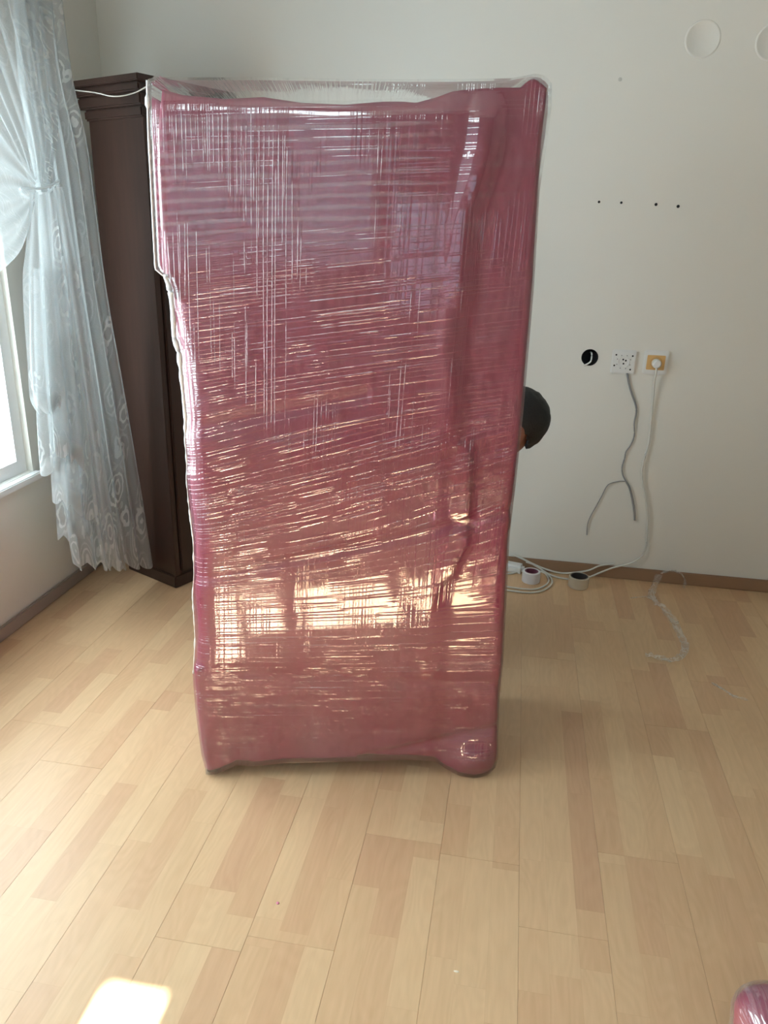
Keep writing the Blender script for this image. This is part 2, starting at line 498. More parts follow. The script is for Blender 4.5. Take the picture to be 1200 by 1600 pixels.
# edge of the outer foam sheet (overlap), crease ridges -> (z, u)
E1 = side([(770,150),(760,235),(745,290),(727,350),(721,420),(721,461),(710,502),(705,552),(710,612),(710,676)])
E2 = side([(739,678),(739,745),(734,812),(733,849),(719,873),(709,895),(690,919),(680,957),(672,1010)])
def W(u, z):
    """relief of the wrapped front, metres towards the room"""
    w = 0.0
    w += 0.006 * nz(u * 3.1, z * 2.3, 1.7) + 0.003 * nz(u * 8, z * 5, 4.2) + 0.0015 * nz(u * 22, z * 14, 8.8)
    # soft roll that runs down the upper right
    zt = smooth(0.93, 1.02, z)
    e = interp(E1, z)
    w += zt * (0.011 * math.exp(-((u - e + 0.012) / 0.026) ** 2) - 0.006 * smooth(0, .05, u - e))
    # overlapping sheet lower down: raised left of the edge
    z2 = smooth(0.50, 0.56, z) * (1 - smooth(0.97, 1.0, z))
    e2 = interp(E2, z)
    w += z2 * (0.008 * smooth(0.006, -0.012, u - e2) - 0.004 + .004 * math.exp(-((u - e2 + .02) / .02) ** 2)) if z2 > 0 else 0
    # belt creases pulled tight by the film
    for (u0, z0, u1, z1, d, wd) in ((0.0, 1.00, 0.42, 1.09, .010, .018), (0.0, 0.605, 0.80, 0.80, .009, .016), (0.0, 0.337, 0.8, 0.30, .006, .02), (0.45, .06, .83, .16, .010, .014)):
        if u0 - .02 <= u <= u1 + .02:
            zz = z0 + (z1 - z0) * (u - u0) / (u1 - u0)
            w -= d * math.exp(-((z - zz) / wd) ** 2)
    # foot bulge at the lower right
    w += 0.030 * math.exp(-((u - 0.76) / 0.07) ** 2 - ((z - 0.055) / 0.055) ** 2)
    # rounded left edge (soft foam roll) between the belts
    return w

def front_grid(NU, NV, l, r, tp, bt, wfun):
    g = []
    for j in range(NV + 1):
        row = []
        for i in range(NU + 1):
            s, tt = i / NU, j / NV
            zb, zt = interp(bt, s), interp(tp, s)
            z = zb + (zt - zb) * tt
            a, b = interp(l, z), interp(r, z)
            u = a + s * (b - a)
            row.append((u, -wfun(u, z, s, tt), z))
        g.append(row)
    return g

def shell(name, g, depth, mat, parent, back=True, wobble=0.0):
    NV, NU = len(g) - 1, len(g[0]) - 1
    verts = [v for row in g for v in row]
    idx = lambda i, j: j * (NU + 1) + i
    faces = [(idx(i, j), idx(i + 1, j), idx(i + 1, j + 1), idx(i, j + 1)) for j in range(NV) for i in range(NU)]
    per = [(i, 0) for i in range(NU)] + [(NU, j) for j in range(NV)] + [(i, NV) for i in range(NU, 0, -1)] + [(0, j) for j in range(NV, 0, -1)]
    prev = [idx(*p) for p in per]
    for frac in (0.08, 0.3, 0.55, 0.8, 1.0):
        cur = []
        for p in per:
            u, y, z = g[p[1]][p[0]]
            q = nz(z * 6, frac * 5, u * 5) * wobble
            # inwards taper keeps the sides behind the front outline
            cu = 0.4 + (u - 0.4) * (1 - 0.02 * frac) - q * (1 if u > .4 else -1)
            cur.append(len(verts)); verts.append((cu, y * (1 - frac) + depth * frac, z))
        n = len(per)
        for a in range(n):
            b = (a + 1) % n
            faces.append((prev[b], prev[a], cur[a], cur[b]))
        prev = cur
    if back:
        ce = len(verts); verts.append((0.4, depth + .003, 0.85))
        n = len(prev)
        for a in range(n): faces.append((prev[(a + 1) % n], prev[a], ce))
    return obj_from(name, verts, faces, mat, parent)

# --- materials of the package
t = NT('pink_foam_wrap'); c = t.coord()
mot = t.noise(c, 5.0, 4.0); mot2 = t.noise(t.mapping(c, (1, 1, 0.25)), 26.0, 3.0)
pcol = t.mixc(t.math('MULTIPLY', t.math('ADD', mot, mot2), 0.5), (0.205, 0.018, 0.050, 1), (0.33, 0.050, 0.105, 1))
bub = t.n('ShaderNodeTexVoronoi', {'Vector': c, 'Scale': 95.0}, feature='SMOOTH_F1').outputs[0]
t.principled(Base_Color=pcol, Roughness=0.42, Specular_IOR_Level=0.45, Subsurface_Weight=0.0,
             Normal=t.bump(t.math('SUBTRACT', 1.0, bub), 0.10, 0.003, t.bump(t.noise(c, 40.0, 4.0), 0.18, 0.006)))
M_FOAM = t.mat

def film_material(name, refl=0.115, haze_lo=0.01, haze_hi=0.13, wr=1.0, painted_bands=False):
    t = NT(name); c = t.coord()
    # wrinkles: long creases rising to the right, and upright creases
    sp = t.n('ShaderNodeSeparateXYZ', {0: c})
    # the film was pulled round at a slant that changes with height
    slr = t.n('ShaderNodeValToRGB', {0: t.math('DIVIDE', sp.outputs[2], 1.75)})
    els = slr.color_ramp.elements
    els[0].position = 0.15; els[0].color = (0.0, 0, 0, 1)
    els[1].position = 0.95; els[1].color = (0.05, 0, 0, 1)
    for ps_, vv in ((0.30, .05), (.38, .14), (.47, .24), (.58, .27), (.68, .17), (.80, .13)):
        q_ = els.new(ps_); q_.color = (vv, 0, 0, 1)
    sl_ = t.n('ShaderNodeSeparateColor', {0: slr}).outputs[0]
    zs_ = t.math('SUBTRACT', sp.outputs[2], t.math('MULTIPLY', sl_, sp.outputs[0]))
    ca = t.n('ShaderNodeCombineXYZ', {0: sp.outputs[0], 1: 0.0, 2: zs_}).outputs[0]
    def crease(sc, rot, loc, lo, hi):
        vec = ca if rot else t.n('ShaderNodeCombineXYZ', {0: t.math('ADD', sp.outputs[0], t.math('MULTIPLY', sp.outputs[2], -0.03)), 1: 0.0, 2: sp.outputs[2]}).outputs[0]
        n_ = t.noise(t.mapping(vec, sc, loc=loc), 1.0, 0.6, 0.5)
        return t.maprange(t.math('ABSOLUTE', t.math('SUBTRACT', n_, 0.5)), lo, hi, 1.0, 0.0, True)
    wa = crease((1.0, 1, 78.0), 7, (0, 0, 0), 0.0, 0.06)
    wa2 = crease((0.8, 1, 110.0), 14, (3, 1, 2), 0.0, 0.07)
    wb = crease((105.0, 1, 1.2), 0, (1, 4, 0), 0.0, 0.065)
    wb2 = t.noise(t.mapping(c, (150.0, 1, 2.5)), 1.0, 2.0, 0.6)
    nm_ = t.noise(t.mapping(c, (1, 1, 1.4)), 4.0, 2.0)
    ma = t.maprange(nm_, 0.42, 0.56)
    ma2 = t.maprange(nm_, 0.50, 0.38)
    calm = t.maprange(sp.outputs[2], 1.34, 1.46, 1.0, 0.22)
    ma = t.math('MULTIPLY', ma, calm); ma2 = t.math('MULTIPLY', ma2, calm)
    mb = t.maprange(t.noise(t.mapping(c, (1.6, 1, 0.7), loc=(7, 3, 1)), 4.0, 2.0), 0.44, 0.58)
    h = t.math('ADD', t.math('ADD', t.math('MULTIPLY', wa, ma), t.math('MULTIPLY', wa2, ma2)), t.math('ADD', t.math('MULTIPLY', wb, mb), t.math('MULTIPLY', wb2, 0.02)))
    hz = t.maprange(wb2, 0.50, 0.78)
    hz2 = t.maprange(t.noise(t.mapping(ca, (1.2, 1, 24.0)), 1.5, 3.0, 0.65), 0.52, 0.75)
    fogn = t.maprange(t.noise(t.mapping(c, (1, 1, .8), loc=(2.3, 0, 5.1)), 4.0, 3.0), 0.48, 0.72)
    haze = t.math('MAXIMUM', t.math('MULTIPLY', hz, 0.75), t.math('MAXIMUM', t.math('MULTIPLY', hz2, 0.9), t.math('MULTIPLY', fogn, 0.6)))
    painted_band_f = 0.0
    if painted_bands:
        # paler bands painted into the haze in place of the blind's reflected stripes
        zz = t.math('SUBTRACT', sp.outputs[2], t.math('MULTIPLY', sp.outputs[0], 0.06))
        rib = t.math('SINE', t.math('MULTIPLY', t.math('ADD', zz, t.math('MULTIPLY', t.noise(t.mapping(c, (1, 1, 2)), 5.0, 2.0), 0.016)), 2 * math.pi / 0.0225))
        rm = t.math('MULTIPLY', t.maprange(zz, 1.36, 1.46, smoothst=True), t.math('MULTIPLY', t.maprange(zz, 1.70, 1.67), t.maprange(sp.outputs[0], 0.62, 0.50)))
        painted_band_f = t.math('MULTIPLY', t.math('MULTIPLY', t.maprange(rib, -0.1, 0.9, smoothst=True), rm), 0.17)
    nrm = t.bump(h, 1.0, 0.0006 * wr)
    gl = t.n('ShaderNodeBsdfGlossy', {'Color': (1, 1, 1, 1), 'Roughness': 0.05, 'Normal': nrm})
    df = t.n('ShaderNodeBsdfDiffuse', {'Color': (0.80, 0.84, 0.86, 1)})
    tl = t.n('ShaderNodeBsdfTranslucent', {'Color': (0.80, 0.84, 0.86, 1)})
    dm = t.n('ShaderNodeMixShader', {0: 0.4, 1: df, 2: tl})
    tr = t.n('ShaderNodeBsdfTransparent', {0: (0.97, 0.97, 0.97, 1)})
    m1 = t.n('ShaderNodeMixShader', {0: t.math('ADD', t.maprange(haze, 0.0, 1.0, haze_lo, haze_hi), painted_band_f, clamp=True), 1: tr, 2: dm})
    fr = t.n('ShaderNodeLayerWeight', {0: 0.12, 'Normal': nrm}).outputs[0]
    fac = t.math('ADD', refl, t.math('MULTIPLY', fr, 0.5), clamp=True)
    t.end(t.n('ShaderNodeMixShader', {0: fac, 1: m1, 2: gl}))
    return t.mat
M_FILM = film_material('stretch_film', painted_bands=True)
M_SCRAP = film_material('film_scrap', refl=0.12, haze_lo=0.08, haze_hi=0.34, wr=1.0)
M_FOAMEDGE = simple('backlit_foam_edge', (0.80, 0.80, 0.82, 1), 0.35, bump=0.4, bscale=90)
M_LEGWOOD = simple('grey_brown_wood', rgb(112, 96, 78), 0.5, var=0.2)
M_CARCASS = simple('dark_veneer', rgb(58, 44, 40), 0.5, var=0.15)

def w_foam(u, z, s, tt):
    w = W(u, z)
    d = min(s, 1 - s) * 0.8
    rl = 0.045 if (s < .5 and 0.34 < z < 1.30) else 0.016
    if d < rl: w -= rl * 0.9 * (1 - math.sqrt(max(0, 1 - (1 - d / rl) ** 2)))
    dz = min(tt, 1 - tt) * 1.7
    if dz < 0.012: w -= 0.010 * (1 - math.sqrt(max(0, 1 - (1 - dz / 0.012) ** 2)))
    w += 0.0018 * nz(u * 60, z * 30, 2.0)
    if z > 1.64: w = lerp(w, -0.014, smooth(1.64, 1.73, z))
    if s < .5 and d < .055 and .34 < z < 1.30: w -= 0.012 * (1 - d / .055) ** 2
    return w
foam = shell('foam_wrap', front_grid(130, 250, L_, R_, T_, B_, w_foam), DEP, M_FOAM, cabinet, True, 0.006)
foam['label'] = 'pink foam sheet with creases and overlaps'

def w_film(u, z, s, tt):
    w0_ = max(W(u - .012, z), W(u, z), W(u + .012, z)) + .002
    b_ = lerp(0.0125, 0.003, smooth(.60, .68, u)) + 0.0012 * nz(u * 2.2, z * 1.6, 9.1) + 0.028 * math.exp(-((u - 0.76) / 0.07) ** 2 - ((z - 0.055) / 0.06) ** 2)
    w = 0.5 * (w0_ + b_ + math.sqrt((w0_ - b_) ** 2 + .000004))
    d = min(s, 1 - s) * 0.8
    if d < 0.02: w -= 0.010 * (1 - d / 0.02)
    if s < .5 and d < .055 and .34 < z < 1.30: w -= 0.020 * (1 - d / .055) ** 2 * smooth(.34, .37, z) * smooth(1.30, 1.2, z)
    inside = smooth(1.75, 1.68, z)
    return lerp(0.0, w, inside) + 0.001
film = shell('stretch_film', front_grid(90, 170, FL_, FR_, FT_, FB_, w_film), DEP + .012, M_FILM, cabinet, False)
film['label'] = 'clear glossy stretch film pulled in crossing bands'

box('carcass', 0.045, 0.755, 0.05, DEP - 0.02, 0.09, 1.62, M_CARCASS, cabinet, 0.004)
for (x0, x1, y0, y1) in ((0.004, 0.034, 0.012, 0.05), (0.735, 0.775, 0.02, 0.06), (0.02, 0.06, DEP - .07, DEP - .03), (0.72, 0.76, DEP - .07, DEP - .03)):
    bm = bmesh.new(); vv = box_bm(bm, x0, x1, y0, y1, 0.0, 0.16, 0.003)
    obj_bm('leg', bm, M_LEGWOOD, cabinet, True)

# folded film edge and foam edge, window glare and backlight painted white
pts = []
for i in range(60):
    z = lerp(1.735, 1.352, i / 59)
    pts.append(Vector((interp(FL_, z) - .001, -0.004, z)))
M_FILMEDGE = simple('film_edge_glare', (0.86, 0.88, 0.90, 1), 0.2)
tube('film_edge', pts, [0.0022 + 0.0009 * nz(p.z * 14, 3) + (0.003 if abs(p.z - 1.695) < .009 else 0) for p in pts], M_FILMEDGE, cabinet, 8)
pts = []
for i in range(160):
    z = lerp(1.355, 0.335, i / 159)
    pts.append(Vector((interp(L_, z) + .002, -0.003, z)))
def er(p):
    base = 0.0045 * smooth(0.93, 1.2, p.z) + 0.0012
    return max(0.0008, base + 0.003 * nz(p.z * 55, 1.3) + 0.0025 * nz(p.z * 21, 7.7) * (1 if p.z > .6 else .4))
tube('foam_edge', pts, [er(p) for p in pts], M_FOAMEDGE, cabinet, 8)

# ------------------------------------------------------------------ wooden wardrobe in the corner
WC = on_floor(275, 919)
da = Vector((-0.90, 0.436, 0)); db = Vector((0.436, 0.90, 0))
wroot = tag(empty('wardrobe', WC, math.atan2(db.y, db.x)), 'dark brown wooden wardrobe with cornice set diagonally in the corner', 'wardrobe')
# local x = db (into the corner, right side), local y = da (towards the left wall)
t = NT('dark_walnut'); c = t.coord()
gr = t.noise(t.mapping(c, (9, 9, 0.8)), 6.0, 5.0, 0.6); gr2 = t.noise(t.mapping(c, (3, 3, 0.35)), 3.0, 2.0)
wcol = t.mixc(gr, (0.015, 0.009, 0.008, 1), (0.054, 0.027, 0.019, 1))
wcol = t.mixc(t.math('MULTIPLY', gr2, 0.6), wcol, (0.050, 0.023, 0.016, 1))
t.principled(Base_Color=wcol, Roughness=0.34, Specular_IOR_Level=0.5, Normal=t.bump(gr, 0.06, 0.003))
M_WALNUT = t.mat
WA, WB, WH = 0.315, 0.41, 1.935
box('body', 0.004, WB, 0.004, WA, 0.05, WH - .10, M_WALNUT, wroot, 0.003)
box('plinth', -0.004, WB, -0.004, WA, 0.0, 0.055, M_WALNUT, wroot, 0.004)
for (z0, z1, o_) in ((WH - .125, WH - .09, 0.008), (WH - .09, WH - .05, 0.022), (WH - .05, WH - .022, 0.036)):
    box('cornice_moulding', -o_, WB, -o_, WA + o_, z0, z1, M_WALNUT, wroot, 0.006)
box('top_board', -0.05, WB, -0.05, WA + .05, WH - .022, WH, M_WALNUT, wroot, 0.004)
box('corner_stile', 0.0, 0.024, -0.006, 0.010, 0.055, WH - .125, M_WALNUT, wroot, 0.002)
box('door', 0.030, WB - .03, -0.012, 0.004, 0.07, WH - .14, M_WALNUT, wroot, 0.004)
# pale cord hanging under the cornice
M_CORD = simple('pale_string', (0.62, 0.60, 0.54, 1), 0.6)
def wl_pt(x, y, off=0.058):
    n = Vector((-db.x, -db.y, 0))
    return on_plane(x, y, n, n.dot(WC) + off)
pth = catmull([wl_pt(118, 141), wl_pt(150, 145), wl_pt(172, 150), wl_pt(190, 150), wl_pt(210, 145), wl_pt(228, 136), wl_pt(234, 132)], 6)
st = tube('hanging_string', pth, 0.0022, M_CORD, None, 6)
tag(st, 'pale string sagging across the top of the dark wardrobe', 'string')

# ------------------------------------------------------------------ lace curtain
t = NT('lace_tulle'); uv = t.n('ShaderNodeUVMap').outputs[0]
vo = t.n('ShaderNodeTexVoronoi', {'Vector': t.mapping(uv, (1, 0.8, 1)), 'Scale': 11.0, 'Randomness': 0.9})
dist = vo.outputs['Distance']
sw = t.math('SINE', t.math('ADD', t.math('MULTIPLY', dist, 34.0), t.math('MULTIPLY', t.noise(uv, 22.0, 2.0), 14.0)))
petal = t.math('MULTIPLY', t.maprange(sw, 0.15, 0.65), t.maprange(dist, 0.62, 0.42))
bd = t.n('ShaderNodeSeparateXYZ', {0: uv})
att = t.n('ShaderNodeAttribute', attribute_name='lace')
lacew = t.math('MULTIPLY', petal, t.math('ADD', 0.12, t.math('MULTIPLY', att.outputs['Fac'], 0.9), clamp=True))
weave = t.noise(uv, 420.0, 1.0)
op = t.math('ADD', 0.54, t.math('ADD', t.math('MULTIPLY', lacew, 0.36), t.math('MULTIPLY', t.math('SUBTRACT', weave, 0.5), 0.25)), clamp=True)
op = t.math('ADD', op, t.math('MULTIPLY', t.maprange(att.outputs['Fac'], 0.86, 0.97), 0.32), clamp=True)
ccol = t.mixc(lacew, (0.46, 0.485, 0.485, 1), (0.60, 0.62, 0.62, 1))
df = t.n('ShaderNodeBsdfDiffuse', {0: ccol}); tl = t.n('ShaderNodeBsdfTranslucent', {0: ccol})
t.end(t.n('ShaderNodeMixShader', {0: op, 1: t.n('ShaderNodeBsdfTransparent', {0: (0.98, 0.985, 0.985, 1)}), 2: t.n('ShaderNodeMixShader', {0: 0.4, 1: df, 2: tl})}))
M_LACE = t.mat

CN = Vector((1, -0.18, 0)); CK = -1.47 - 0.18 * 2.85
curt = tag(empty('lace_curtain', (-1.58, 2.55, 0.0)), 'sheer white lace curtain tied back beside the bright window', 'curtain')
CINV = -Vector(curt.location)
def poly_at(pts, t_):
    d = [0.0]
    for a, b in zip(pts, pts[1:]): d.append(d[-1] + math.hypot(b[0] - a[0], b[1] - a[1]))
    q = t_ * d[-1]
    for i in range(len(pts) - 1):
        if q <= d[i + 1] or i == len(pts) - 2:
            f = (q - d[i]) / max(1e-6, d[i + 1] - d[i])
            return (lerp(pts[i][0], pts[i + 1][0], f), lerp(pts[i][1], pts[i + 1][1], f))
def curtain_panel(name, lp, rp, off, pleats, amp, nS=60, nT=90, hem=0.0, nsc=5, amp_top=None, seed=0.0, width=None, lace_side=True, hemsag=0.0):
    verts, faces, uvs, lace = [], [], [], []
    cl = lambda pts: [(v.x, v.y) for v in catmull([(p[0], p[1], 0) for p in pts], 8)]
    lp, rp = cl(lp), cl(rp)
    ck = CK + off
    for j in range(nT + 1):
        tt = j / nT
        a, b = poly_at(lp, tt), poly_at(rp, tt)
        A3, B3 = on_plane(a[0], a[1], CN, ck), on_plane(b[0], b[1], CN, ck)
        am = lerp(amp if amp_top is None else amp_top, amp, smooth(0, 1, tt))
        wd = width or (A3 - B3).length * 2.2
        for i in range(nS + 1):
            s = i / nS
            ss = s + 0.03 * math.sin(3 * tt + seed) * math.sin(math.pi * s)
            ph = pleats * 2 * math.pi * ss + 0.9 * nz(tt * 2.1 + seed, s * 2, seed) + seed
            P = A3.lerp(B3, s)
            fold = math.sin(ph) * (0.75 + 0.5 * nz(s * 4, tt * 1.5, seed + 3))
            P = P + CN.normalized() * am * fold
            P.y += am * 0.35 * math.cos(ph * 1.0 + 0.6) * math.sin(math.pi * s)
            if hem and tt > 0.90:
                P.z -= hem * (abs(math.sin(nsc * math.pi * s + seed)) - 0.5) * (tt - 0.90) / 0.10
            P.z -= hemsag * math.sin(math.pi * s) * tt ** 6
            P.z = max(P.z, 0.012)
            verts.append(P + CINV); uvs.append((s * wd, tt * (lp[0][1] - lp[-1][1]) / -600.0))
            edge = max(smooth(0.72, 0.98, tt) if hem else 0, smooth(0.6, 1.0, s) * 0.8 if lace_side else 0)
            lace.append(min(1.0, edge))
    for j in range(nT):
        for i in range(nS):
            q = j * (nS + 1) + i
            faces.append((q, q + 1, q + nS + 2, q + nS + 1))
    o = obj_from(name, verts, faces, M_LACE, curt, True, uvs)
    at = o.data.attributes.new('lace', 'FLOAT', 'POINT')
    at.data.foreach_set('value', lace)
    return o

# long drape that falls past the wardrobe
curtain_panel('drape', [(15,-150),(18,0),(30,150),(50,285),(66,420),(80,560),(92,700),(104,820),(114,886)],
              [(82,-150),(94,0),(110,120),(132,215),(147,320),(165,450),(192,600),(219,760),(238,884)], 0.0, 5.5, 0.024, 90, 130, hem=0.03, nsc=6, amp_top=0.02)
# upper fabric gathered into the tie
curtain_panel('gathered_panel', [(-120,-150),(-90,0),(-30,130),(20,225),(46,284)], [(66,-150),(74,0),(84,120),(88,210),(76,288)], 0.03, 7, 0.006, 80, 80, amp_top=0.026, seed=1.3)
# swag pulled over from the window side
curtain_panel('swag', [(56,280),(30,240),(0,190),(-60,100),(-120,20)], [(52,318),(42,362),(22,402),(-30,440),(-120,470)], 0.05, 5, 0.022, 70, 50, amp_top=0.006, seed=2.1, lace_side=False)
# cascade of ruffled tails below the tie
curtain_panel('ruffle', [(46,300),(40,390),(36,440),(40,560),(44,620),(52,640)], [(72,300),(80,420),(88,520),(94,600),(90,640)], 0.055, 2.2, 0.016, 50, 70, hem=0.03, nsc=3, amp_top=.006, seed=.4)
curtain_panel('ruffle', [(58,305),(66,450),(72,560),(78,650),(81,702)], [(84,300),(98,430),(112,560),(124,680),(128,728)], 0.065, 2.0, 0.016, 50, 70, hem=0.03, nsc=3, amp_top=.006, seed=1.9)
curtain_panel('ruffle', [(52,420),(54,560),(56,660),(64,745)], [(84,420),(96,560),(104,660),(112,715)], 0.035, 2.4, 0.014, 50, 60, hem=0.025, nsc=3, amp_top=.008, seed=3.0)
curtain_panel('ruffle', [(70,400),(76,560),(80,700),(84,780)], [(108,400),(124,560),(140,700),(152,815)], 0.045, 2.6, 0.016, 50, 80, hem=0.03, nsc=4, amp_top=.008, seed=4.2)
curtain_panel('ruffle', [(76,520),(82,660),(88,760),(94,843)], [(112,520),(128,660),(140,760),(148,832)], 0.025, 2.0, 0.014, 50, 70, hem=0.03, nsc=3, amp_top=.008, seed=5.5)
curtain_panel('ruffle', [(80,292),(98,400),(116,550),(136,720),(152,850),(160,888)], [(96,292),(116,400),(138,550),(160,720),(180,850),(192,890)], 0.07, 1.2, 0.014, 40, 110, hem=0.02, nsc=3, amp_top=.006, seed=.9)
# tie band
tp = on_plane(62, 296, CN, CK + .06)
pth = []
for i in range(25):
    th = 2 * math.pi * i / 24
    pth.append(tp + Vector((0.055 * math.cos(th), 0.060 * math.sin(th), 0.012 * math.sin(th * 2) + 0.02 * math.cos(th))) + CINV)
tube('tieback', pth, 0.004, M_LACE, curt, 8)
# rail on the ceiling
rail = tag(empty('curtain_rod', (XL, 1.6, 2.60)), 'white curtain rod on the left wall above the lace curtain', 'curtain rod')
tube('rod', [Vector((0.20, -1.4, 0)), Vector((0.20, 0.2, 0)), Vector((0.33, 1.22, 0))], 0.012, M_PVC, rail, 12)
for y_ in (-1.3, 0.1, 1.0): box('bracket', 0, 0.21 if y_ < .5 else .31, y_ - .01, y_ + .01, -.012, .012, M_PVC, rail, 0.002)

# ------------------------------------------------------------------ sockets and cables on the back wall
M_PLATE = simple('white_plastic', (0.74, 0.745, 0.73, 1), 0.35)
M_BEIGE = simple('beige_plastic', rgb(214, 172, 112), 0.4)
M_GREYC = simple('grey_cable', (0.27, 0.27, 0.275, 1), 0.5)
M_WHITEC = simple('white_cable', (0.66, 0.65, 0.60, 1), 0.45)
RX = Matrix.Rotation(math.pi / 2, 4, 'X')       # lathe axis z -> towards the room (-y)
def plate(root, w, z=0.011):
    bm = bmesh.new(); box_bm(bm, -w / 2, w / 2, -z, 0, -w / 2, w / 2, 0.004)
    return obj_bm('cover_plate', bm, M_PLATE, root, True)
def disc(name, root, prof, mat, loc=(0, 0, 0), seg=32):
    bm = bmesh.new(); lathe_bm(bm, prof, seg, Matrix.Translation(loc) @ RX)
    return obj_bm(name, bm, mat, root, True, 35)

# open round box with a bent white wire
jb = tag(empty('open_junction_box', HJ), 'open round black junction hole with a bent white wire', 'junction box')
disc('back_box', jb, [(0.0001, -0.044), (RJ - .003, -0.044), (RJ - .002, 0.0006), (RJ + .0005, 0.0008), (RJ + .0005, -0.048), (0.0001, -0.048)], M_DARK)
w0 = [Vector((0.004, 0.035, 0.018)), Vector((0.006, -0.004, 0.016)), Vector((0.006, -0.008, -0.012)), Vector((-0.004, -0.008, -0.024)), Vector((-0.020, -0.006, -0.034))]
tube('wire', catmull(w0, 8), 0.0032, M_PLATE, jb, 8)

# data outlet
P2 = bw(974, 565)
s2 = tag(empty('wall_outlet', P2), 'white outlet plate with round centre and grey cord hanging from it', 'outlet')
plate(s2, 0.098)
disc('centre_ring', s2, [(0.020, 0.0112), (0.021, 0.0135), (0.024, 0.0135), (0.025, 0.0112)], M_PLATE)
for a in range(8):
    th = a * math.pi / 4 + .4
    disc('slot', s2, [(0.0001, 0.0123), (0.0022, 0.0122), (0.0024, 0.011)], M_GREYC, (0.0285 * math.cos(th), 0, 0.0285 * math.sin(th)), 8)
for (x, z) in ((-.033, .028), (.033, .026), (-.036, -.016), (.030, -.030), (-.003, .010), (.008, .006), (0.0, -.007)):
    disc('pin_hole', s2, [(0.0001, 0.0125), (0.0034, 0.0124), (0.0036, 0.011)], M_DARK, (x, 0, z), 12)

# power socket with plug
P3 = bw(1024, 566)
s3 = tag(empty('power_socket', P3), 'white power socket with beige insert and a white plug in it', 'socket')
plate(s3, 0.098)
bm = bmesh.new(); box_bm(bm, -0.036, 0.036, -0.0135, -0.009, -0.030, 0.030, 0.002)
obj_bm('insert', bm, M_BEIGE, s3, True)
disc('socket_well', s3, [(0.0001, 0.014), (0.021, 0.0142), (0.0235, 0.0155), (0.025, 0.0135)], M_BEIGE)

def wallpath(pts, d=0.006): 
    return [on_plane(x, y, (0, 1, 0), YB - d) for x, y in pts]
# grey cord with a thin branch
gc = tag(empty('grey_cord', P2), 'frayed grey cord dangling from the outlet plate down the wall', 'cord')
def rel(path, o): return [p - Vector(o.location) for p in path]
main = catmull(wallpath([(979, 578), (983, 600), (987, 615), (993, 632), (994, 645), (991, 662), (991, 680), (986, 694), (978, 706), (976, 716), (972, 730), (973, 742), (978, 752), (984, 763), (988, 780), (991, 798), (992, 813)]), 6)
n_ = len(main)
tube('cord', rel(main, gc), [lerp(.0042, .0030, smooth(0.1, .45, i / n_)) if i / n_ < .75 else .0044 for i in range(n_)], M_GREYC, gc, 8)
tube('loose_wire', rel(catmull(wallpath([(977, 752), (968, 752), (955, 755), (948, 760), (940, 775), (931, 792), (922, 808), (918, 820), (917, 836)]), 6), gc), 0.0022, M_GREYC, gc, 6)

# extension lead: plug, cable, strip
el = tag(empty('extension_lead', P3), 'white extension lead from the beige socket, looped on the floor by the wall', 'extension lead')
bm = bmesh.new()
lathe_bm(bm, [(0.0001, 0.048), (0.012, 0.048), (0.0165, 0.044), (0.0185, 0.030), (0.0185, 0.0155), (0.0001, 0.0155)], 28, Matrix.Translation((0.001, 0, -0.002)) @ RX)
obj_bm('plug', bm, M_PLATE, el, True)
cab = [P3 + Vector((0.001, -0.042, -0.012)), P3 + Vector((0.002, -0.040, -0.04))]
cab += wallpath([(1022, 600)], 0.02) + wallpath([(1019, 640), (1014, 690), (1006, 720), (1003, 745), (1010, 785), (1012, 812), (1010, 845)], 0.010)
def fl(x, y, z=0.0045, d=0.019):
    p_ = on_floor(x, y, z)
    return p_ if p_.y < YB - d else on_plane(x, y, (0, 1, 0), YB - d)
cab += wallpath([(1010, 852), (1004, 868)], 0.014) + [fl(986, 880), fl(958, 887), fl(937, 895), fl(920, 902), fl(905, 906), fl(888, 905), fl(864, 900), fl(846, 890), fl(830, 880), fl(815, 872), fl(801, 866)]
tube('cable', rel(catmull(cab, 8), el), 0.0042, M_WHITEC, el, 8)
lp = [fl(960, 881), fl(937, 884), fl(920, 891), fl(895, 895), fl(874, 895), fl(852, 889), fl(835, 882), fl(818, 874), fl(800, 866)]
tube('cable', rel(catmull(lp, 8), el), 0.0042, M_WHITEC, el, 8)
lp = [fl(785, 896), fl(800, 896), fl(822, 891), fl(845, 893), fl(860, 902), fl(862, 912), fl(850, 922), fl(830, 926), fl(805, 924), fl(780, 920)]
tube('cable', rel(catmull(lp, 8), el), 0.0042, M_WHITEC, el, 8)
lp = [fl(775, 914), fl(800, 918), fl(830, 921), fl(848, 917), fl(857, 908), fl(852, 896), fl(838, 884), fl(822, 878)]
tube('cable', rel(catmull(lp, 8), el), 0.0042, M_WHITEC, el, 8)
ps = on_floor(803, 893); bm = bmesh.new()
box_bm(bm, -0.30, 0.045, -0.026, 0.026, 0.0, 0.042, 0.012, Matrix.Translation(ps - P3) @ Matrix.Rotation(math.radians(-14), 4, 'Z'))
strip_o = obj_bm('strip_housing', bm, M_PLATE, el, True)
for q in range(3):
    bm = bmesh.new()
    lathe_bm(bm, [(0.0001, 0.0425), (0.016, 0.0425), (0.0185, 0.0440), (0.020, 0.041)], 24, Matrix.Translation(ps - P3) @ Matrix.Rotation(math.radians(-14), 4, 'Z') @ Matrix.Translation((-.05 - q * .075, 0, 0)))
    obj_bm('outlet_well', bm, M_BEIGE, strip_o, True)

